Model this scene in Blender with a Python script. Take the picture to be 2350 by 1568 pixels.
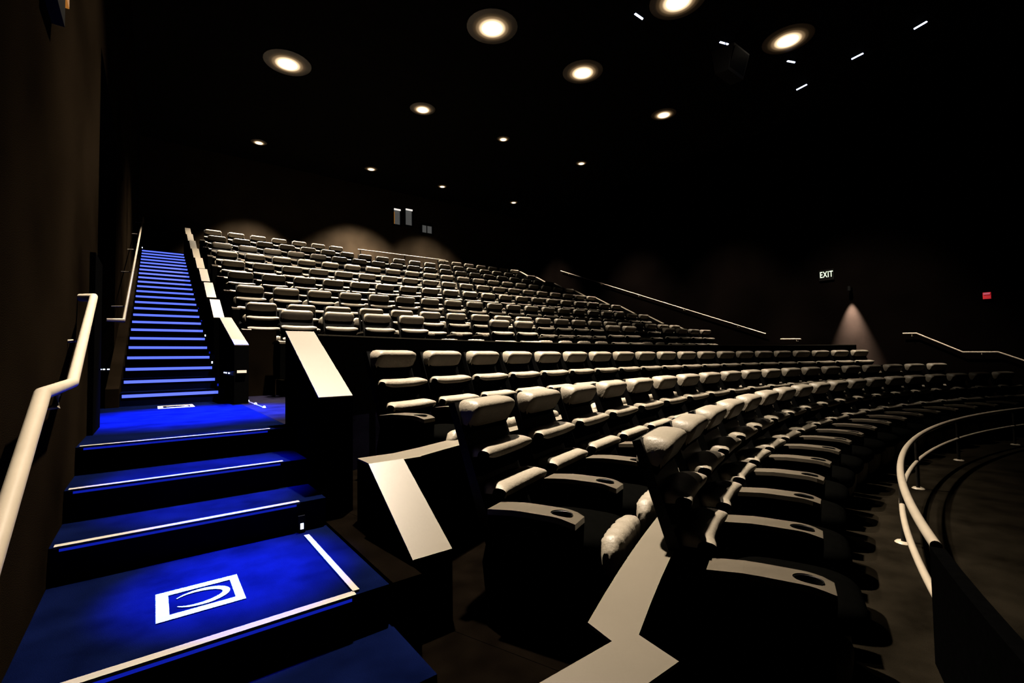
import bpy, math, random
from mathutils import Matrix, Vector
random.seed(4)
for o in list(bpy.data.objects): bpy.data.objects.remove(o)
SC = bpy.context.scene
COL = SC.collection
EYE = 1.59            # eye height above the front floor; heights below are relative to the eye and shifted by Z()
def Z(z): return z + EYE

# ------------------------------------------------------------------ camera
F_PX, YAW, PITCH, ROLL = 1070.81, 0.655173, 0.0372658, -0.0150839
cd = bpy.data.cameras.new('camera'); cam = bpy.data.objects.new('camera', cd); COL.objects.link(cam)
fwd = Vector((math.sin(YAW)*math.cos(PITCH), math.cos(YAW)*math.cos(PITCH), math.sin(PITCH)))
rgt = Vector((math.cos(YAW), -math.sin(YAW), 0)); up = rgt.cross(fwd)
r2 = rgt*math.cos(ROLL) + up*math.sin(ROLL); u2 = -rgt*math.sin(ROLL) + up*math.cos(ROLL)
cam.matrix_world = Matrix(((r2.x, u2.x, -fwd.x, 0), (r2.y, u2.y, -fwd.y, 0), (r2.z, u2.z, -fwd.z, EYE), (0, 0, 0, 1)))
cd.sensor_width = 36; cd.lens = F_PX/2350*36; cd.clip_start = .05; cd.clip_end = 100
SC.camera = cam
# ------------------------------------------------------------------ world, exposure
w = bpy.data.worlds.new('world'); SC.world = w; w.use_nodes = True
w.node_tree.nodes['Background'].inputs[0].default_value = (0, 0, 0, 1)
w.node_tree.nodes['Background'].inputs[1].default_value = 0
SC.view_settings.view_transform = 'Standard'; SC.view_settings.look = 'None'
SC.view_settings.gamma = 1; SC.view_settings.exposure = 0
SC.view_settings.use_curve_mapping = False
# lamp settings used by the downlight builder
CEIL = 8.0                                   # ceiling above the eye
WARM = (1.0, .86, .68)
LAMP_W = 32000
BLUE = (.0, .05, 1.0)

# ------------------------------------------------------------------ materials
def nodes(name):
    m = bpy.data.materials.new(name); m.use_nodes = True
    return m, m.node_tree, m.node_tree.nodes['Principled BSDF']
KR = .5      # overall reflectance of this dark hall against its lamp power
def mat(name, col, rough=.6, spec=.3, metal=0, var=.15, scale=30, bump=0, bscale=120):
    col = [c*KR for c in col]; spec *= KR
    m, t, b = nodes(name)
    b.inputs['Roughness'].default_value = rough; b.inputs['Specular IOR Level'].default_value = spec
    b.inputs['Metallic'].default_value = metal
    tc = t.nodes.new('ShaderNodeTexCoord'); n = t.nodes.new('ShaderNodeTexNoise')
    n.inputs['Scale'].default_value = scale; n.inputs['Detail'].default_value = 4
    t.links.new(tc.outputs['Object'], n.inputs['Vector'])
    r = t.nodes.new('ShaderNodeValToRGB')
    r.color_ramp.elements[0].position = .3; r.color_ramp.elements[1].position = .7
    r.color_ramp.elements[0].color = (*[c*(1-var) for c in col], 1)
    r.color_ramp.elements[1].color = (*[min(1, c*(1+var)) for c in col], 1)
    t.links.new(n.outputs['Fac'], r.inputs['Fac']); t.links.new(r.outputs['Color'], b.inputs['Base Color'])
    if bump:
        n2 = t.nodes.new('ShaderNodeTexNoise'); n2.inputs['Scale'].default_value = bscale; n2.inputs['Detail'].default_value = 3
        t.links.new(tc.outputs['Object'], n2.inputs['Vector'])
        bp = t.nodes.new('ShaderNodeBump'); bp.inputs['Strength'].default_value = bump; bp.inputs['Distance'].default_value = .01
        t.links.new(n2.outputs['Fac'], bp.inputs['Height']); t.links.new(bp.outputs['Normal'], b.inputs['Normal'])
    return m
def emit(name, col, s, base=(0, 0, 0)):
    m, t, b = nodes(name)
    b.inputs['Base Color'].default_value = (*base, 1); b.inputs['Emission Color'].default_value = (*col, 1)
    b.inputs['Emission Strength'].default_value = s
    return m
M = {}
M['leather'] = mat('grey_leather', (.155, .135, .105), .45, .22, var=.08, scale=9, bump=.25, bscale=60)
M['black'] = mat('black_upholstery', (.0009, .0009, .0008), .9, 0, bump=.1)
M['plastic'] = mat('black_plastic', (.0015, .0015, .0015), .4, .08)
M['pad'] = mat('armrest_pad', (.055, .046, .034), .34, .25, var=.1, scale=14)
M['carpet'] = mat('dark_carpet', (.0075, .0060, .0040), 1, 0, var=.5, scale=3, bump=.5, bscale=300)
M['staircarpet'] = mat('stair_carpet_blue_light', (.0008, .0018, .012), 1, 0, var=.35, scale=5, bump=.5, bscale=300)  # blue of the spotlight wash tinted into the carpet colour
M['crosscarpet'] = mat('cross_aisle_carpet', (.0045, .004, .0085), 1, 0, var=.4, scale=4, bump=.5, bscale=300)  # bluish mix paints the soft edge of the blue wash
M['tiercarpet'] = mat('tier_carpet', (.0013, .0009, .0006), 1, 0, var=.4, scale=6, bump=.5, bscale=300)
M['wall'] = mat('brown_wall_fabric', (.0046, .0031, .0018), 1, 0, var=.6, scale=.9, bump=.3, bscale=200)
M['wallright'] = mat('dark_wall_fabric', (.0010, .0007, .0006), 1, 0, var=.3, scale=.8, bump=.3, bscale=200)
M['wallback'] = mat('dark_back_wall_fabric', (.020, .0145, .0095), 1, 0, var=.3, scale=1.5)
M['ceiling'] = mat('black_ceiling', (.004, .0035, .003), .9, .02, var=.3, scale=2)
M['knee'] = mat('black_knee_wall', (.0010, .0010, .0010), 1, 0)
M['cap'] = mat('beige_laminate', (.090, .077, .058), .40, .33, var=.05, scale=3)
M['rail'] = mat('painted_handrail', (.34, .29, .225), .35, .3, var=.06, scale=8)
M['steel'] = mat('dark_steel', (.014, .012, .010), .4, .3)
M['white'] = mat('white_logo_light', (.21, .20, .195), .6, .1, var=.04)
M['alu'] = mat('aluminium_nosing', (.20, .185, .165), .4, .25, var=.05)
M['led'] = emit('blue_led', (.10, .155, 1.0), 1.4)
M['ledhot'] = emit('blue_white_led', (.55, .65, 1.0), 5)
M['ledstrip'] = emit('ceiling_led', (.60, .68, 1.0), 4)
M['ledlow'] = emit('low_blue_led', (.01, .03, 1.0), .35)
M['glassdim'] = emit('port_glass', (.22, .22, .21), .28, (.02, .02, .02))
M['portlight'] = emit('port_lamp', (1, .95, .88), .9)
M['amber'] = emit('amber_glow', (1, .36, .03), .32)
M['exitglow'] = emit('exit_letters', (.86, 1, .70), 1.3)
M['red'] = emit('red_plastic_glow', (1, .01, .03), .12, (.4, .01, .02))  # glow painted into the alarm box, no lamp reaches it
M['strobe'] = emit('red_strobe', (1, .16, .25), .45)
M['marker'] = emit('aisle_marker', (1, .78, .55), 1.1)
def lens_halo_material():
    m, t, b = nodes('lamp_lens_halo')
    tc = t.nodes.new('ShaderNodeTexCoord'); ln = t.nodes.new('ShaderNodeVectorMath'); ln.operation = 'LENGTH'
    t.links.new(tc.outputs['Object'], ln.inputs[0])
    r = t.nodes.new('ShaderNodeValToRGB'); r.color_ramp.interpolation = 'EASE'  # radial ramp paints the lamp's halo into the emission
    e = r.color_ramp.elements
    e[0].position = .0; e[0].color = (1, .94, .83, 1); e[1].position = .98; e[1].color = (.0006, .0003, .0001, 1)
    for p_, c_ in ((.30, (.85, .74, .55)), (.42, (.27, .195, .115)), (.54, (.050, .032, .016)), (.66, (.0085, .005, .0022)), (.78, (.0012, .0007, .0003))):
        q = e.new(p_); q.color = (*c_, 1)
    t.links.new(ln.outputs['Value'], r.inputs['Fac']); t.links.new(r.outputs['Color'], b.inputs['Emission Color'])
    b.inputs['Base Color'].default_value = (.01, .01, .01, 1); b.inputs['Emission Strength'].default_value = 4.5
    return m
M['lens'] = lens_halo_material()

# ------------------------------------------------------------------ mesh helpers
class MB:
    def __init__(s): s.v = []; s.f = []
    def add(s, v, f):
        n = len(s.v); s.v += [tuple(p) for p in v]; s.f += [tuple(i+n for i in q) for q in f]; return s
    def box(s, x0, x1, y0, y1, z0, z1):
        return s.add([(x0,y0,z0),(x1,y0,z0),(x1,y1,z0),(x0,y1,z0),(x0,y0,z1),(x1,y0,z1),(x1,y1,z1),(x0,y1,z1)],
                     [(0,3,2,1),(4,5,6,7),(0,1,5,4),(1,2,6,5),(2,3,7,6),(3,0,4,7)])
    def prism(s, poly, z0, z1):           # poly: counter-clockwise (x,y)
        n = len(poly)
        return s.add([(x,y,z0) for x,y in poly]+[(x,y,z1) for x,y in poly],
                     [tuple(range(n-1,-1,-1)), tuple(range(n,2*n))]+[(i,(i+1)%n,n+(i+1)%n,n+i) for i in range(n)])
    def strip(s, inner, outer, z0, z1):   # wall between two poly-lines of equal length, inner on the low-y side
        n = len(inner); v = []
        for (a,b),(c,d) in zip(inner, outer): v += [(a,b,z0),(c,d,z0),(c,d,z1),(a,b,z1)]
        f = []
        for i in range(n-1):
            k = 4*i; l = k+4
            for j in range(4): f.append((k+j, k+(j+1)%4, l+(j+1)%4, l+j))
        f += [(0,3,2,1), (4*n-4,4*n-3,4*n-2,4*n-1)]
        return s.add(v, [tuple(reversed(q)) for q in f])
    def profile(s, x0, x1, yz):           # extrude a (y,z) polygon along x
        n = len(yz)
        return s.add([(x0,y,z) for y,z in yz]+[(x1,y,z) for y,z in yz],
                     [tuple(range(n)), tuple(range(2*n-1,n-1,-1))]+[(i,n+i,n+(i+1)%n,(i+1)%n) for i in range(n)])
    def tube(s, pts, r, n=12):
        pts = [Vector(p) for p in pts]; v = []; f = []; up = Vector((0,0,1))
        for i, p in enumerate(pts):
            a = (pts[i]-pts[i-1]).normalized() if i else None; b = (pts[i+1]-pts[i]).normalized() if i < len(pts)-1 else None
            t = (a+b).normalized() if a and b else (a or b)
            k = 1/max(.4, t.dot(b or a))
            ref = up if abs(t.z) < .95 else Vector((1,0,0))
            x = t.cross(ref).normalized(); y = x.cross(t)
            for j in range(n):
                q = 2*math.pi*j/n; v.append(p + x*math.cos(q)*r + y*math.sin(q)*r*(k if a and b else 1))
        for i in range(len(pts)-1):
            for j in range(n): f.append((i*n+j, i*n+(j+1)%n, (i+1)*n+(j+1)%n, (i+1)*n+j))
        f += [tuple(range(n-1,-1,-1)), tuple(range((len(pts)-1)*n, len(pts)*n))]
        return s.add(v, f)
    def lathe(s, prof, n=24, c=(0,0,0)):
        v = []; f = []; m = len(prof)
        for j in range(n):
            q = 2*math.pi*j/n
            for r, z in prof: v.append((c[0]+r*math.cos(q), c[1]+r*math.sin(q), c[2]+z))
        for j in range(n):
            for i in range(m-1): f.append((j*m+i, ((j+1)%n)*m+i, ((j+1)%n)*m+i+1, j*m+i+1))
        return s.add(v, f)
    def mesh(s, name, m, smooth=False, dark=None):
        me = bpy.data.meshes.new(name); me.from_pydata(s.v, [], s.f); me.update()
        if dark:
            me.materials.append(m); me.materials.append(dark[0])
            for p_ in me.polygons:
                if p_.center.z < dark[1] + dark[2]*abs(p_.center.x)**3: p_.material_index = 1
        if smooth:
            me.polygons.foreach_set('use_smooth', [True]*len(me.polygons))
            me.set_sharp_from_angle(angle=math.radians(50))
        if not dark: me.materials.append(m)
        return me
    def obj(s, name, m, parent=None, smooth=False):
        o = bpy.data.objects.new(name, s.mesh(name, m, smooth)); COL.objects.link(o); o.parent = parent; return o
def tag(o, label, cat, group=None):
    o['label'] = label; o['category'] = cat
    if group: o['group'] = group
    return o
def empty(name, loc, label=None, cat=None, group=None, rz=0):
    o = bpy.data.objects.new(name, None); COL.objects.link(o); o.location = loc; o.rotation_euler = (0, 0, rz)
    o.empty_display_size = .1
    if label: tag(o, label, cat, group)
    return o
def struct(o): o['kind'] = 'structure'; return o
def bevel(o, w=.01, seg=2):
    m = o.modifiers.new('bevel', 'BEVEL'); m.width = w; m.segments = seg; m.limit_method = 'ANGLE'; return o

# ------------------------------------------------------------------ plan
ORD = ['first','second','third','fourth','fifth','sixth','seventh','eighth','ninth','tenth','eleventh','twelfth','thirteenth','fourteenth','fifteenth','sixteenth','seventeenth','eighteenth','nineteenth','twentieth']
OX, OY = 8.3, -12.75                       # centre of the curved rows
XR = 17.3                                  # right wall
YB = 20.6                                  # back wall
def pol(R, deg): a = math.radians(deg); return (OX-R*math.sin(a), OY+R*math.cos(a))
def arc(R, a0, a1, n): return [pol(R, a0+(a1-a0)*i/n) for i in range(n+1)]
ZF, ZBT, ZA, ZC = -1.59, -1.41, -1.06, -.531       # front floor, second row tier, third row tier, cross aisle
ST_U0, ST_T, ST_R = 7.7558, .4477, .16866          # upper flight: first nosing, tread, riser
LOW_T, LOW_R = .4712, .1762

# ------------------------------------------------------------------ structure
struct(MB().box(-4.2, 18.5, -6, 21, Z(ZF)-.3, Z(ZF)).obj('floor', M['carpet']))
def clipx(pts, a, b): return [(min(max(x, a), b), y) for x, y in pts]
def sector(R0, R1, a, x0, x1):
    i = arc(R0, a, -a, 48); o = arc(R1, a, -a, 48)
    return clipx(i, x0, x1), clipx(o, x0, x1)
def tier(name, R0, R1, a, x0, x1, z):
    i, o = sector(R0, R1, a, x0, x1)
    return struct(MB().strip(i, o, Z(ZF)-.02, Z(z)).obj(name, M['tiercarpet']))
tier('floor_second_row', 15.52, 17.10, 25.6, 1.07, 15.53, ZBT)
tier('floor_third_row', 17.12, 18.60, 24.5, .92, 15.68, ZA)
# side aisle ground of the landing to the knee walls
struct(MB().prism([(.92, 2.16), (1.07, 2.16), (1.07, 2.90), (1.55, 2.92), (1.55, 4.0), (.92, 4.0)], Z(ZF)-.02, Z(ZA)-.002).obj('floor_third_row_end', M['tiercarpet']))
struct(MB().prism([(.90, 1.15), (1.42, 1.15), (2.0, 1.46), (2.0, 2.5), (1.07, 2.26), (.90, 2.16)], Z(ZF)-.02, Z(ZBT)-.002).obj('floor_second_row_end', M['tiercarpet']))
# cross aisle: front edge follows the parapet
fr = clipx(arc(18.6, 24.6, -24.6, 48), .90, 15.70)
struct(MB().prism(fr + [(15.70, 8.66), (.90, 8.66)], Z(ZF)-.02, Z(ZC)).obj('floor_cross_aisle', M['crosscarpet']))
struct(MB().box(-3.4, .90, 4.1312, 7.7558, Z(ZF)-.02, Z(ZC)-.001).obj('floor_left_aisle', M['staircarpet']))
struct(MB().box(15.70, 19.2, 4.1312, 7.7558, Z(ZF)-.02, Z(ZC)-.001).obj('floor_right_aisle', M['carpet']))
struct(MB().box(1.62, 15.0, 7.32, 8.66, Z(ZC)-.01, Z(-.28)).obj('floor_first_row_platform', M['carpet']))
for k in range(2, 10):
    y0 = 8.65+1.343*(k-2); z = -.025+.506*(k-2)
    struct(MB().box(.97, 15.63, y0+.012, (YB if k == 9 else y0+1.343), Z(ZF)-.02, Z(z)).obj('floor_tier_%d' % k, M['tiercarpet']))
struct(MB().box(-.5, .97, 18.5, YB, Z(ZF), Z(3.516)).obj('floor_top_left', M['tiercarpet']))
struct(MB().box(15.63, 17.3, 18.5, YB, Z(ZF), Z(3.516)).obj('floor_top_right', M['tiercarpet']))
ZT = Z(CEIL)
struct(MB().box(-4.2, 18.5, -6, 21, ZT, ZT+.2).obj('ceiling', M['ceiling']))
# left wall with the tall corridor opening
LW = MB()
LW.box(-.75, -.395, -6, 5.36, Z(ZF)-.02, ZT); LW.box(-.75, -.395, 5.36, 9.15, Z(2.80), ZT); LW.box(-.85, -.47, 9.15, YB, Z(ZF)-.02, ZT)
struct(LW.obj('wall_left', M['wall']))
LC = MB(); LC.box(-3.4, -.75, 5.2, 5.36, Z(ZC), Z(2.8)); LC.box(-3.4, -.85, 9.15, 9.3, Z(ZC), Z(2.8)); LC.box(-3.5, -3.4, 5.2, 9.3, Z(ZC), Z(2.8)); LC.box(-3.4, -.75, 5.2, 9.3, Z(2.8), Z(2.9))
struct(LC.obj('wall_left_corridor', M['knee']))
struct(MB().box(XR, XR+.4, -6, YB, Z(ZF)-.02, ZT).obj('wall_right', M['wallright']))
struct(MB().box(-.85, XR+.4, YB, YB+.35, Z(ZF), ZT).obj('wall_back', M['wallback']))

# ------------------------------------------------------------------ staircases
def staircase(label, steps, x0, x1, nose0, nose1, led, group=None, base=ZF):
    root = empty('staircase', ((x0+x1)/2, steps[0][0], Z(base)), label, 'stairs', group)
    for i, (y, z, yb) in enumerate(steps):
        cx, cy = (x0+x1)/2, steps[0][0]
        s = MB().box(x0-cx, x1-cx, y-cy, yb-cy, -.015, z-base).obj('step', M['staircarpet'], root)
        if nose0 is not None:
            MB().box(nose0-cx, nose1-cx, y-cy-.012, y-cy+.030, z-base-.006, z-base+.007).obj('nosing', M['alu' if led == 'low' else 'staircarpet'], s)
        if led == 'strip':
            MB().box(nose0-cx+.01, nose1-cx-.01, y-cy-.014, y-cy-.002, z-base-.062, z-base-.022).obj('light_strip', M['led'], s)
        elif led == 'low':
            MB().box(nose0-cx+.02, nose1-cx-.02, y-cy-.013, y-cy-.001, z-base-.019, z-base-.0065).obj('light_strip', M['ledlow'], s)
    return root
low = []
zs = [ZF+LOW_R*(i+1) for i in range(6)]
ys = [2.1588-2*LOW_T, 2.1588-LOW_T, 2.1588, 3.1889, 3.6601, 4.1312]
for i in range(5): low.append((ys[i], zs[i], ys[i+1]+.001))
low.append((ys[5], ZC, ys[5]+.06))
staircase('short flight and landing of blue-lit steps below the cross aisle', low, -.394, .90, -.375, .74, 'low')
upst = [(ST_U0+ST_T*i, ZC+ST_R*(i+1), (ST_U0+ST_T*(i+1) if i < 23 else 18.5)+.001) for i in range(24)]
staircase('long straight flight of steps edged with glowing blue strips', upst, -.335, .80, -.325, .735, 'strip')
staircase('unlit long flight of steps along the right wall', [(y, z, b) for y, z, b in upst], 15.8, 17.28, None, None, None)
staircase('unlit short flight of steps by the right wall handrail', low, 15.7, 17.28, None, None, None)
# stair kerb along the left of the long flight
kb = MB().profile(-.468, -.338, [(7.6, Z(ZC)), (18.4, Z(ZC)), (18.4, Z(3.75)), (7.76, Z(-.27)), (7.6, Z(-.30))]).obj('stair_kerb', M['wall'])
tag(kb, 'sloping brown kerb between the long blue stairs and left wall', 'kerb')
# short aisle strip along the landing edge
tag(MB().box(.735, .765, 2.18, 3.06, Z(ZA)+.001, Z(ZA)+.009).obj('edge_strip', M['alu']), 'pale metal strip along the side edge of the lower landing', 'edge strip')
tag(MB().box(1.02, 1.045, 6.05, 7.30, Z(ZC), Z(ZC)+.006).obj('edge_strip', M['ledlow']), 'thin blue strip on the cross aisle floor with three bright dots', 'edge strip')
for k, yy in enumerate((7.30, 6.70, 6.12)):
    tag(MB().lathe([(.0,.022),(.012,.018),(.018,.0)], 10, (1.032, yy, Z(ZC)+.0055)).obj('floor_light', M['ledhot'], smooth=True), 'tiny bright floor light on the blue strip, %s from the long-capped end wall' % ORD[k], 'floor light', 'dots of the cross aisle strip')

# ------------------------------------------------------------------ floor logos: projected light painted as white decals
def marking(x0, x1, y0, y1, z, label):
    root = empty('floor_logo_light', ((x0+x1)/2, (y0+y1)/2, z), label, 'painted light logo')
    W, H = x1-x0, y1-y0; t = .003
    fr = MB(); bl, br, bt = W*.145, W*.11, H*.16
    fr.box(-W/2, -W/2+bl, -H/2, H/2, 0, t); fr.box(W/2-br, W/2, -H/2, H/2, 0, t)
    fr.box(-W/2+bl, W/2-br, -H/2, -H/2+bt, 0, t); fr.box(-W/2+bl, W/2-br, H/2-bt, H/2, 0, t)
    fr.obj('frame', M['white'], root)
    n = 40; A, B = W*.34, H*.29; cr = MB(); vo = []; vi = []
    for i in range(n+1):
        a = math.radians(-150+300*i/n); th = .05+.26*max(0, math.cos(a/1.72))
        vo.append((W*.02+A*math.cos(a), B*math.sin(a))); vi.append((W*.02+A*(1-th*.9)*math.cos(a)-0*W, B*(1-th*1.5)*math.sin(a)))
    cr.strip(vi, vo, 0, t); cr.obj('crescent', M['white'], root)
marking(.018, .342, 2.434, 2.738, Z(ZA), 'white framed crescent logo of projected light, painted on the lower stair landing')
marking(.045, .41, 6.95, 7.42, Z(ZC), 'white framed crescent logo of projected light, painted on the cross aisle floor')

# ------------------------------------------------------------------ knee walls behind the curved rows
def kneewall(label, R0, R1, a, z0, z1, lead, capw=.012):
    ay = [pol(R0, a), pol(R1, a)]
    i = arc(R0, a, -a, 60); o = arc(R1, a, -a, 60)
    if lead:
        (xa, ya, yb) = lead
        i = [(xa, ya), (i[0][0]-.02, ya)] + [p for p in i if p[1] > ya+.015] ; o = [(xa, yb), (o[0][0]-.02, yb)] + [p for p in o if p[1] > yb+.015]
        n = min(len(i), len(o)); i = i[:n]; o = o[:n]
    c = i[0]
    root = empty('row_divider', (c[0], c[1], Z(z0)), label, 'low wall')
    sh = lambda pts: [(x-c[0], y-c[1]) for x, y in pts]
    MB().strip(sh(i), sh(o), 0, z1-z0-capw).obj('panel', M['knee'], root)
    MB().strip(sh(i), sh(o), z1-z0-capw, z1-z0).obj('cap', M['cap'], root)
    return root
kneewall('curved low wall with beige cap right behind the front row recliners', 15.47, 15.66, 26.5, ZF, -1.0, (.70, .92, 1.13))
kneewall('curved low wall with beige cap behind the second curved row', 17.10, 17.32, 23.6, ZBT-.1, -.65, (1.09, 2.90, 3.14))
w3 = kneewall('tall curved parapet between the third curved row and cross aisle', 18.60, 18.72, 22.5, ZA, .252, None)

# ------------------------------------------------------------------ end walls with beige sloped caps
def endwall(x0, x1, y1, z1, y0, z0, zb, label, group=None, flat=0):
    root = empty('row_end_wall', ((x0+x1)/2, y0, Z(zb)), label, 'end wall', group)
    cx = (x0+x1)/2
    MB().profile(x0-cx, x1-cx, [(0, 0), (y1-y0+flat, 0), (y1-y0+flat, z1-zb-.012), (y1-y0, z1-zb-.012), (0, z0-zb-.012)]).obj('panel', M['knee'], root)
    MB().profile(x0-cx, x1-cx, [(0, z0-zb-.012), (y1-y0, z1-zb-.012), (y1-y0, z1-zb), (0, z0-zb)]).obj('cap', M['cap'], root)
    return root
endwall(.905, 1.14, 4.40, .272, 3.375, -.245, ZA, 'black end wall with bright sloped cap beside the third curved row')
endwall(1.072, 1.305, 2.885, -.642, 2.262, -1.03, ZBT, 'black end wall with bright sloped cap beside the second curved row')
endwall(.83, .995, 8.77, .74, 6.99, .24, ZC, 'black end wall with long gently sloped cap beside first straight row')
for k in range(2, 10):
    y1 = 10.22+1.343*(k-2); z1 = 1.19+.506*(k-2)
    endwall(.81, .968, y1, z1, y1-.78, z1-.40, -.025+.506*(k-2)-.5, 'black end wall with sloped cap beside %s straight row, at blue stairs' % ORD[k-1], flat=.55)
    endwall(15.632, 15.79, y1, z1, y1-.78, z1-.40, -.025+.506*(k-2)-.5, 'black end wall with sloped cap beside %s straight row, by right wall' % ORD[k-1], flat=.55)
# low wall in front of the first straight row at its stair end
tag(MB().box(1.0, 1.60, 8.45, 8.645, Z(ZC), Z(.52)).obj('row_divider', M['wall']), 'short brown wall between the long-capped end wall and first straight row', 'low wall')

# ------------------------------------------------------------------ recliner seat (origin on the floor, facing -y)
def pillow(wd, hy, hz, lift=0, fwdo=0, e=2.6, nx=16, ny=24, endp=5, tilt=0, wr=0, under=0):
    m = MB(); v = []; f = []
    for i in range(nx+1):
        xi = -1+2*i/nx; xi = math.copysign(abs(xi)**.75, xi)
        s = max(.12, (1-abs(xi)**endp))**.42
        k = abs(xi)**4
        for j in range(ny):
            a = 2*math.pi*j/ny; c, d = math.cos(a), math.sin(a)
            y = math.copysign(abs(c)**(2/e), c)*hy*s; z = math.copysign(abs(d)**(2/e), d)*hz*s
            if under and y < 0: y *= 1-under*(.5-.5*min(1, max(-1, z/(hz*s)+.0)))
            if wr: y += wr*math.sin(xi*23+z*9)*(.5+.5*math.sin(xi*7)); z += wr*.6*math.sin(xi*17+1)
            y, z = y*math.cos(tilt)-z*math.sin(tilt), y*math.sin(tilt)+z*math.cos(tilt)
            v.append((xi*wd/2, y-fwdo*k, z+lift*k))
    for i in range(nx):
        for j in range(ny): f.append((i*ny+j, i*ny+(j+1)%ny, (i+1)*ny+(j+1)%ny, (i+1)*ny+j))
    f += [tuple(range(ny-1,-1,-1)), tuple(range(nx*ny, (nx+1)*ny))]
    f = [tuple(reversed(q)) for q in f]
    m.add(v, f); return m
def moved(mb, x=0, y=0, z=0): mb.v = [(a+x, b+y, c+z) for a, b, c in mb.v]; return mb
def arm_pad():
    # plate with a round cup hole near the front, front end curling down
    wd, y0, y1, t = .150, -.30, .22, .030; hc, hr = -.185, .048
    n = 24; top = []; f = []
    m = MB()
    def zc(y): return 0 - (max(0, -.16-y)**2)*1.6 - max(0, y-.05)*.10
    ring = []; sq = []
    for i in range(n):
        a = 2*math.pi*i/n; c, d = math.cos(a), math.sin(a)
        k = 1/max(abs(c), abs(d)); x = c*k*wd/2; y = hc + d*k*.098
        x = max(-wd/2, min(wd/2, x))
        if y < y0+.06: x *= 1-.25*((y0+.06-y)/.06)**2*abs(x)/(wd/2)
        ring.append((c*hr, hc+d*hr*1.25)); sq.append((x, y))
    ys_ = [hc+.098, .0, .07, .14, y1]
    def build(zo, flip):
        v = [(x, y, zc(y)+zo) for x, y in ring]+[(x, y, zc(y)+zo) for x, y in sq]
        f = [(i, n+i, n+(i+1)%n, (i+1)%n) for i in range(n)]
        b = len(v)
        for y in ys_: v += [(-wd/2, y, zc(y)+zo), (wd/2, y, zc(y)+zo)]
        for i in range(len(ys_)-1): f.append((b+2*i, b+2*i+1, b+2*i+3, b+2*i+2))
        return v, [tuple(reversed(q)) if flip else q for q in f]
    m.add(*build(0, False)); m.add(*build(-t, True))
    # rims
    N = len(m.v)//2
    for i in range(n): j = (i+1) % n; m.f.append((i, j, N+j, N+i))
    for i in range(n):
        j = (i+1) % n
        if not (ring[i][1] > hc and sq[i][1] >= hc+.0979 and sq[j][1] >= hc+.0979): m.f.append((n+i, N+n+i, N+n+j, n+j))
    b = 2*n
    for i in range(len(ys_)-1):
        m.f.append((b+2*i, b+2*i+2, N+b+2*i+2, N+b+2*i)); m.f.append((b+2*i+1, N+b+2*i+1, N+b+2*i+3, b+2*i+3))
    e = b+2*(len(ys_)-1); m.f.append((e, e+1, N+e+1, N+e))
    return m
ARMZ, AX = .615, -.352
def seat_parts():
    P = {}
    P['base'] = (moved(MB().box(-.25, .25, -.30, .24, .0, .30)), 'black', False)
    sh = MB()
    sh.profile(-.262, .262, [(.20, .10), (.25, .06), (.37, .42), (.555, 1.00), (.600, 1.135), (.555, 1.15), (.50, 1.00), (.30, .42)])
    P['back_shell'] = (sh, 'plastic', False)
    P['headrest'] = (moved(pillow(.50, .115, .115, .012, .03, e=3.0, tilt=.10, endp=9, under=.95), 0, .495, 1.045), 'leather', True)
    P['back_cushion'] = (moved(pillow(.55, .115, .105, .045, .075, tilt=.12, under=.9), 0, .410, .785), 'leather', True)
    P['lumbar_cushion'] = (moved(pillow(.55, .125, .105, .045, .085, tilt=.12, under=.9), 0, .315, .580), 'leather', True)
    P['seat_cushion'] = (moved(pillow(.52, .30, .085, .018, 0, e=3.2), 0, -.125, .385), 'black', True)
    P['leg_rest'] = (moved(pillow(.51, .075, .120, .0, 0, e=2.8, tilt=-.05, wr=.006, nx=28, under=.5), 0, -.395, .365), 'leather', True)
    body = MB().profile(AX-.055, AX+.055, [(-.255, .02), (.24, .02), (.27, .30), (.205, ARMZ-.045), (-.22, ARMZ-.035), (-.285, ARMZ-.055), (-.27, .30)])
    P['armrest_body'] = (body, 'black', False)
    P['armrest_pad'] = (moved(arm_pad(), AX, 0, ARMZ), 'pad', False)
    cup = MB().lathe([(.047, 0), (.043, -.002), (.040, -.075), (.0005, -.078)], 20, (0, 0, 0)); cup.v = [(x+AX, y*1.25-.185, z+ARMZ-.004) for x, y, z in cup.v]
    P['cup_holder'] = (cup, 'plastic', True)
    return P
SHADE_SPLIT = {'headrest': (M['black'], 1.015, 0), 'back_cushion': (M['black'], .805, 1.5), 'lumbar_cushion': (M['black'], .595, 1.5)}  # black lower faces paint the shade on the cushion fronts
SP = {k: mb.mesh(k, M[mt], sm, SHADE_SPLIT.get(k)) for k, (mb, mt, sm) in seat_parts().items()}
def seat(x, y, z, rz, label, group, far=False, extra=False, folded=False):
    root = empty('recliner', (x, y, z), label, 'recliner', group, rz)
    for k, me in SP.items():
        if far and k in ('cup_holder',): continue
        o = bpy.data.objects.new(k, me); COL.objects.link(o); o.parent = root
        if folded and k == 'leg_rest': o.location = (0, .10, -.17)
    if extra:
        for k in ('armrest_body', 'armrest_pad', 'cup_holder'):
            o = bpy.data.objects.new(k, SP[k]); COL.objects.link(o); o.parent = root; o.location = (-2*AX, 0, 0)
    return root
CURVED = [('front curved row', 15.07, 23.87, 2.69, 18, ZF), ('second curved row', 16.15, 24.52, 2.53, 19, ZBT), ('third curved row', 17.70, 21.98, 2.21, 20, ZA)]
for nm, R, a0, st, n, z in CURVED:
    for i in range(n):
        a = a0-st*(i+.5); x, y = pol(R, a)
        seat(x, y, Z(z), math.radians(a), 'pale padded recliner, %s from the blue stairs in the %s' % (ORD[i], nm), 'recliners in the '+nm, extra=(i == n-1), folded=(z == ZF))
PITCHX = .705
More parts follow.
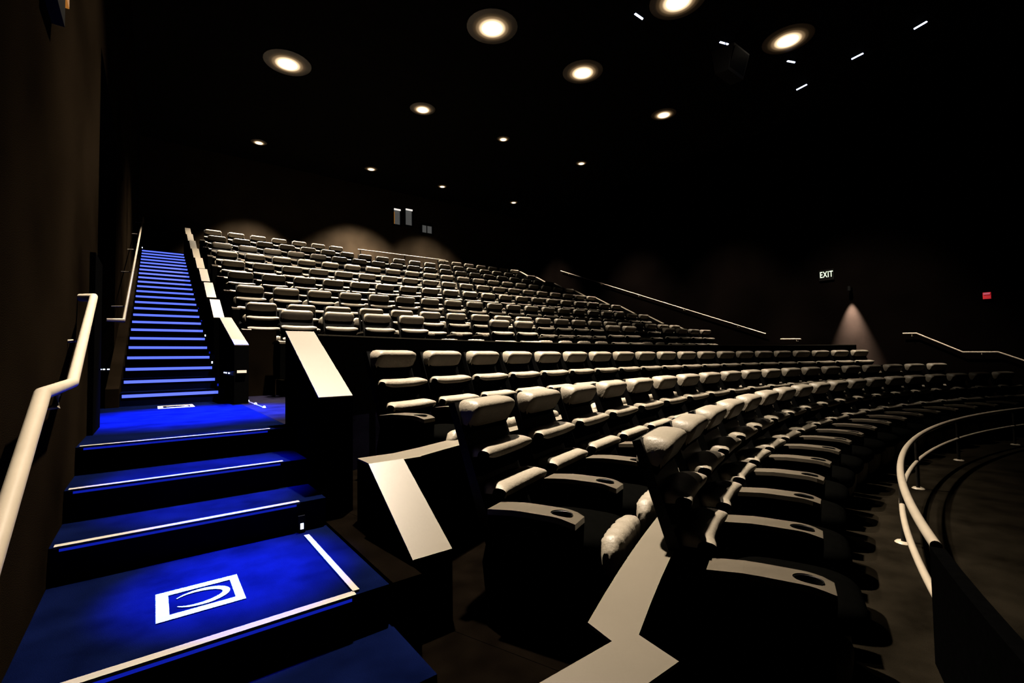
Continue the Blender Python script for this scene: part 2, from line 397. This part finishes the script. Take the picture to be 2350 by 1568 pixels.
for k in range(2, 10):
    for i in range(20):
        x = 1.61+PITCHX*i; yy = 9.34+1.343*(k-2)
        if k == 9 and 6.5 < x < 10.4: continue
        seat(x, yy, Z(-.025+.506*(k-2)), 0, 'pale padded recliner, %s from the blue stairs in %s straight row up' % (ORD[i], ORD[k-1]), 'recliners in the %s straight row' % ORD[k-1], far=k > 4, extra=(i == 19))
FIRST = [1.92, 2.62, 3.32, 4.02, 6.15, 6.855, 10.0, 10.705, 12.6, 13.3, 14.0, 14.7]
for i, x in enumerate(FIRST):
    seat(x, 7.98, Z(-.28), 0, 'pale padded recliner, %s from the blue stairs in first straight row' % ORD[i], 'recliners in the first straight row', extra=i in (3, 5, 7, 11))

# ------------------------------------------------------------------ handrails
def handrail(label, paths, brackets, r=.024, n=14):
    o0 = paths[0][0]
    root = empty('handrail', o0, label, 'handrail')
    for p in paths: MB().tube([Vector(q)-Vector(o0) for q in p], r, n).obj('rail', M['rail'], root, True)
    for b in brackets: MB().tube([Vector(q)-Vector(o0) for q in b], .009, 8).obj('bracket', M['rail'], root, True)
    return root
hx = -.315
def brk(y, z, wx, x=hx): return [(x, y, Z(z)-.02), (x, y, Z(z)-.07), (wx, y, Z(z)-.08)]
handrail('thick pale handrail on left wall stepping down beside lower landing', [[(-.385, 4.10, Z(.44)), (hx, 4.06, Z(.44)), (hx, 3.14, Z(-.085)), (hx, 2.36, Z(-.10)), (hx, 1.50, Z(-.62)), (hx, .6, Z(-.70))]], [brk(3.7, .22, -.394), brk(2.7, -.10, -.394), brk(1.2, -.64, -.394)])
hx2 = -.30
handrail('thin pale handrail climbing beside the long blue stairs', [[(-.46, 7.50, Z(.55)), (hx2, 7.52, Z(.55)), (hx2, 17.9, Z(.55)+.377*10.38), (hx2, 18.6, Z(.55)+.377*10.38)]], [brk(8.4+2.2*i, .55+.377*(.88+2.2*i), -.468, hx2) for i in range(5)], r=.020)
hx3 = 17.17
handrail('long thin handrail descending along the right wall to cross aisle', [[(hx3, 18.0, Z(4.66)), (hx3, 7.60, Z(.75))]], [brk(8.6+2.2*i, .75+.376*(1+2.2*i), XR, hx3) for i in range(5)], r=.020)
handrail('short level handrail piece on the right wall at cross aisle', [[(hx3, 7.12, Z(.545)), (hx3, 6.48, Z(.52))]], [brk(6.62, .53, XR, hx3)], r=.022)
handrail('bent handrail on the right wall stepping down near front', [[(hx3, 3.80, Z(.565)), (hx3, 3.50, Z(.555)), (hx3, 2.56, Z(0)), (hx3, 1.90, Z(-.012)), (hx3, .9, Z(-.52)), (hx3, .3, Z(-.53))]], [brk(3.6, .55, XR, hx3), brk(2.2, 0, XR, hx3)], r=.021)
root = empty('guard_rail', (6.4, 18.3, Z(3.516)), 'pale straight guard rail in front of the gap in the top row', 'railing')
MB().tube([(0, 0, .93), (3.95, 0, .955)], .022, 12).obj('rail', M['rail'], root, True)
for x in (.1, 2, 3.93): MB().tube([(x, 0, 0), (x, 0, .93)], .018, 10).obj('post', M['steel'], root, True)
# curved front guard rail
root = empty('guard_rail', (pol(14.3, 20.8)[0], pol(14.3, 20.8)[1], Z(ZF)), 'curved two-bar railing with short posts in front of first row', 'railing')
c = Vector((root.location.x, root.location.y, 0))
pt = [Vector((x, y, 0))-c for x, y in arc(14.3, 20.8, -20.8, 80)]
MB().tube([p+Vector((0, 0, .59)) for p in pt], .026, 14).obj('top_rail', M['rail'], root, True)
MB().tube([p+Vector((0, 0, .31)) for p in pt], .021, 12).obj('mid_rail', M['rail'], root, True)
for a in (13.3, 4.7, -4.5, -13.6):
    x, y = pol(14.3, a); x -= c.x; y -= c.y
    ps = MB().tube([(x, y, .0), (x, y, .57)], .019, 12).obj('post', M['steel'], root, True)
    MB().lathe([(.0, .014), (.05, .012), (.062, 0)], 20, (x, y, 0)).obj('base_plate', M['rail'], ps, True)
i = arc(14.27, 20.9, 34, 12); o = arc(14.33, 20.9, 34, 12)
tag(MB().strip(i, o, Z(ZF), Z(-1.0)).obj('row_divider', M['knee']), 'solid black low wall where the curved front railing ends', 'low wall')

# ------------------------------------------------------------------ ceiling downlights
def downlight(x, y, r0, label, power=LAMP_W, spot=56, tilt=(0, 0), col=WARM, blend=.9):
    z = ZT; r = r0*1.4
    root = empty('downlight', (x, y, z), label, 'ceiling lamp', 'round ceiling downlights')
    MB().lathe([(r*1.02, 0), (r*1.02, -.012), (r*.97, -.02), (r*.95, 0)], 28).obj('trim_ring', M['ceiling'], root, True)
    ln = MB().lathe([(.001, -.045), (.35, -.042), (.7, -.028), (.97, -.001)], 32).obj('lens', M['lens'], root, True)  # disc wider than the lamp, its outer part is painted halo
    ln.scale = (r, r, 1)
    ld = bpy.data.lights.new('downlight', 'SPOT'); lo = bpy.data.objects.new('downlight_bulb', ld); COL.objects.link(lo)
    lo.parent = root; lo.location = (0, 0, -.13); lo.rotation_euler = (tilt[0], tilt[1], 0)
    ld.energy = power; ld.color = col; ld.spot_size = math.radians(spot); ld.spot_blend = blend; ld.shadow_soft_size = .10
    return root
S6 = CEIL/6
DL = [(4.79, 6.68, .46), (7.08, 6.64, .42), (9.95, 6.65, .30), (2.07, 9.94, .44), (5.03, 9.91, .30), (7.49, 10.0, .18), (10.38, 9.87, .18),
      (2.21, 14.04, .20), (5.32, 14.0, .20), (7.84, 14.02, .17), (10.87, 13.91, .17), (6.94, 4.31, .46), (9.51, 3.62, .44)]
rows = {6: 'over the cross aisle', 9: 'over the middle straight rows', 10: 'over the middle straight rows', 13: 'over the top straight rows', 14: 'over the top straight rows', 4: 'over the curved rows', 3: 'over the curved rows'}
cnt = {}
for x, y, r in sorted(DL):
    nm = rows[int(y)]; cnt[nm] = cnt.get(nm, 0)+1
    off = 1 if int(y) in (6,) else 0
    X = x*S6
    pw = 1 if X < 8 else (.35 if X < 12 else .18)
    if y < 8 and X > 8: pw *= .5
    sp = 74 if y < 5 else (48 if y < 8 else (88 if x < 3 and y < 12 else (76 if y < 12 else (80 if x < 3 else 96))))
    tl = 0
    if X > 12: tl, sp, pw = -.42, 52, .6            # adjustable heads leaning to the right wall and its handrail
    downlight(X, y*S6, r, 'glowing round ceiling downlight %s, %s counted from the left wall' % (nm, ORD[cnt[nm]-1+off]), power=LAMP_W*pw, spot=sp, tilt=(0, tl))
# the same grid carries on outside the frame
downlight(2.6, 8.9, .44, 'glowing round ceiling downlight over the cross aisle, nearest the left wall')
for i, (x, y) in enumerate(((2.3, 4.6), (5.8, 5.75))):
    downlight(x, y, .44, 'glowing round ceiling downlight %s in the arc over the curved rows' % ORD[i], power=LAMP_W*(1.3, .9)[i], spot=(66, 66)[i])
# blue landing spotlights
def bluespot(x, y, tx, ty, tz, power, spot, label):
    root = empty('spotlight', (x, y, ZT), label, 'spotlight', 'blue spotlights over the stairs')
    d = Vector((tx-x, ty-y, tz-ZT)).normalized(); q = Vector((0, 0, -1)).rotation_difference(d)
    MB().lathe([(.05, 0), (.05, -.02), (.012, -.03), (.012, -.2)], 16).obj('mount', M['plastic'], root, True)
    hd = MB().lathe([(.055, .1), (.07, .09), (.075, -.12), (.065, -.12), (.05, -.02), (.001, -.02)], 20).obj('lamp_head', M['plastic'], root, True)
    hd.location = (0, 0, -.27); hd.rotation_mode = 'QUATERNION'; hd.rotation_quaternion = q
    ld = bpy.data.lights.new('spotlight', 'SPOT'); lo = bpy.data.objects.new('spotlight_bulb', ld); COL.objects.link(lo)
    lo.parent = root; lo.location = Vector((0, 0, -.27))+d*.13; lo.rotation_mode = 'QUATERNION'; lo.rotation_quaternion = q
    ld.energy = power; ld.color = BLUE; ld.spot_size = math.radians(spot); ld.spot_blend = 1; ld.shadow_soft_size = .05
bluespot(.35, 4.2, .36, 2.68, Z(ZA), 330000, 8, 'blue spotlight aimed at the lower stair landing')
bluespot(.35, 5.2, .30, 3.72, Z(-.7), 190000, 9, 'blue spotlight aimed at the steps below the cross aisle')
bluespot(1.0, 8.2, .35, 5.9, Z(ZC), 800000, 18, 'blue spotlight aimed at the cross aisle beside the stairs')

# ceiling light bars
BARS = [((6.58, 4.91), (6.79, 4.91)), ((8.49, 4.41), (8.68, 4.35)), ((10.16, 3.89), (10.33, 3.82)), ((11.06, 2.08), (11.0, 1.89)), ((11.16, 3.08), (11.13, 2.88)), ((11.44, 4.21), (11.4, 3.99))]
for k, (a, b) in enumerate(BARS):
    a = Vector(a)*S6; b = Vector(b)*S6; m = (a+b)/2; h = (b-a)/2
    lab = 'slim blue-white ceiling light bar, %s in the line across the curved rows' % ORD[k] if k < 3 else 'slim blue-white ceiling light bar, %s in the line along the right wall' % ORD[5-k]
    root = empty('light_bar', (m.x, m.y, ZT), lab, 'light bar', 'blue-white ceiling light bars')
    nrm = Vector((-h.y, h.x)).normalized()*.035
    MB().prism([(-h.x*1.08-nrm.x, -h.y*1.08-nrm.y), (h.x*1.08-nrm.x, h.y*1.08-nrm.y), (h.x*1.08+nrm.x, h.y*1.08+nrm.y), (-h.x*1.08+nrm.x, -h.y*1.08+nrm.y)], -.03, 0).obj('housing', M['plastic'], root)
    MB().tube([(-h.x, -h.y, -.035), (h.x, h.y, -.035)], .024, 10).obj('tube', M['ledstrip'], root, True)
# hanging speaker
sp = empty('hanging_speaker', (11.4, 5.65, Z(7.0)), 'dark hanging loudspeaker with one lit edge under the ceiling', 'loudspeaker')
MB().profile(-.38, .38, [(-.28, .55), (.30, .62), (.22, .0), (-.10, -.02)]).obj('cabinet', M['steel'], sp)
MB().profile(-.34, .34, [(-.27, .50), (-.285, .50), (-.115, .03), (-.10, .03)]).obj('grille', M['plastic'], sp)
for x in (-.25, .25): MB().tube([(x, 0, .58), (x, 0, 1.0)], .01, 6).obj('hanger', M['steel'], sp, True)

# ------------------------------------------------------------------ back wall projection ports
def port(x0, x1, z0, z1, label, lamp=True, mull=False, edge=False):
    root = empty('projection_port', ((x0+x1)/2, YB, Z(z0)), label, 'window')
    w = (x1-x0)/2; h = z1-z0
    fr = MB(); t = .05
    fr.box(-w-t, -w, -.10, 0, -t, h+t); fr.box(w, w+t, -.10, 0, -t, h+t); fr.box(-w, w, -.10, 0, -t, 0); fr.box(-w, w, -.10, 0, h, h+t)
    fr.obj('frame', M['plastic'], root)
    MB().box(-w, w, -.03, -.02, 0, h).obj('pane', M['glassdim'], root)
    if lamp: MB().box(-w, w, -.14, -.102, h-.02, h+.05).obj('lit_lintel', M['portlight'], root)
    if edge: MB().box(-w, -w+.05, -.05, -.031, .02, h-.08).obj('lit_edge', M['amber'], root)
    if mull: MB().box(-.02, .02, -.06, -.03, 0, h).obj('mullion', M['plastic'], root)
port(8.88, 9.20, 6.42, 7.10, 'tall projection port with amber edge in the back wall', edge=True)
port(9.47, 9.81, 6.48, 7.20, 'tall projection port without amber edge in the back wall')
port(10.34, 10.88, 6.25, 6.62, 'small two-pane window in back wall beside projection ports', lamp=False, mull=True)

# ------------------------------------------------------------------ right wall fittings
root = empty('exit_sign', (XR, 5.70, Z(2.42)), 'small glowing EXIT sign on the dark right wall', 'sign')
MB().box(-.06, 0, -.22, .20, -.03, .32).obj('sign_box', M['plastic'], root)
cu = bpy.data.curves.new('lettering', 'FONT'); cu.body = 'EXIT'; cu.size = .27; cu.align_x = 'CENTER'; cu.align_y = 'CENTER'; cu.extrude = .003; cu.offset = .004; cu.space_character = 1.12
tmp = bpy.data.objects.new('tmp', cu); COL.objects.link(tmp); bpy.context.view_layer.update()
me = bpy.data.meshes.new_from_object(tmp.evaluated_get(bpy.context.evaluated_depsgraph_get())); bpy.data.objects.remove(tmp)
me.materials.clear(); me.materials.append(M['exitglow'])
lt = bpy.data.objects.new('lettering', me); COL.objects.link(lt); lt.parent = root
lt.rotation_euler = (math.pi/2, 0, -math.pi/2); lt.location = (-.064, -.01, .15); lt.scale = (.62, 1, 1)
root = empty('fire_alarm', (XR, 2.06, Z(1.38)), 'small red fire alarm box on right wall', 'alarm')
MB().box(-.07, 0, -.075, .075, 0, .17).obj('box', M['red'], root); MB().box(-.085, -.07, -.06, .06, .11, .16).obj('strobe', M['strobe'], root)
wl = empty('wall_lamp', (XR, 5.05, Z(2.0)), 'small black wall lamp throwing a cone of light on right wall', 'wall lamp')
MB().box(-.16, 0, -.04, .04, .0, .06).obj('bracket', M['plastic'], wl)
MB().lathe([(.05, .10), (.055, -.04), (.045, -.04), (.04, .08), (.001, .08)], 16, (-.17, 0, 0)).obj('shade', M['plastic'], wl, True)
ld = bpy.data.lights.new('wall_lamp', 'SPOT'); lo = bpy.data.objects.new('wall_lamp_bulb', ld); COL.objects.link(lo); lo.parent = wl
lo.location = (-.17, 0, -.02); ld.energy = 170000; ld.color = WARM; ld.spot_size = math.radians(44); ld.spot_blend = 1; ld.shadow_soft_size = .02
# left wall fittings
tag(MB().box(-.394, -.36, 4.76, 5.355, Z(ZC), Z(.865)).obj('wall_panel', M['knee']), 'low black panel on left wall beside the corridor opening', 'panel')
ws = empty('wall_light', (-.395, 2.72, Z(1.60)), 'black box light on left wall with amber lit edge', 'wall light')
MB().box(0, .045, 0, .26, 0, .80).obj('housing', M['plastic'], ws)
MB().box(.0, .050, .261, .34, .14, .80).obj('amber_panel', M['amber'], ws)
# step lights beside the stairs
def steplight(x, y, z, label, hot=True, rz=0):
    r = empty('step_light', (x, y, z), label, 'step light', 'blue step lights', rz)
    MB().box(-.02, .02, -.018, 0, 0, .10).obj('housing', M['plastic'], r)
    MB().box(-.009, .009, -.022, -.0185, .02, .055).obj('lamp', M['ledhot' if hot else 'ledlow'], r)
steplight(.745, 3.165, Z(ZA), 'tiny blue step light in the corner of the lower landing')
for i in (1, 3, 4, 6, 8, 10, 13):
    steplight(.762, ST_U0+ST_T*i-.002, Z(ZC+ST_R*i)+.005, 'tiny blue light at the end of step %s of the long stairs' % ORD[i], i in (3, 6))
steplight(-.31, ST_U0+ST_T*23-.05, Z(3.516), 'tiny blue light at the head of the long blue stairs')
tag(MB().box(.86, .965, 6.955, 6.985, Z(-.13), Z(-.095)).obj('aisle_marker', M['marker']), 'small warm glowing marker on the long-capped end wall', 'marker light')

al = empty('aisle_lights', (-.575, 9.146, Z(-.09)), 'three tiny white lights in a row at the corridor end beside long stairs', 'step light')
MB().box(-.07, .07, -.008, 0, 0, .05).obj('plate', M['plastic'], al)
for x in (-.045, -.005, .045): MB().box(x-.014, x+.014, -.012, -.0085, .018, .034).obj('lamp', M['ledhot'], al)
al = empty('aisle_lights', (.808, 7.4, Z(-.16)), 'tiny blue-white lights on the stair side of long-capped end wall', 'step light')
MB().box(0, .02, -.5, .5, 0, .05).obj('plate', M['plastic'], al)
for y in (.42, .20, -.1): MB().box(-.006, -.0005, y-.05, y+.05, .018, .034).obj('lamp', M['ledhot'], al)
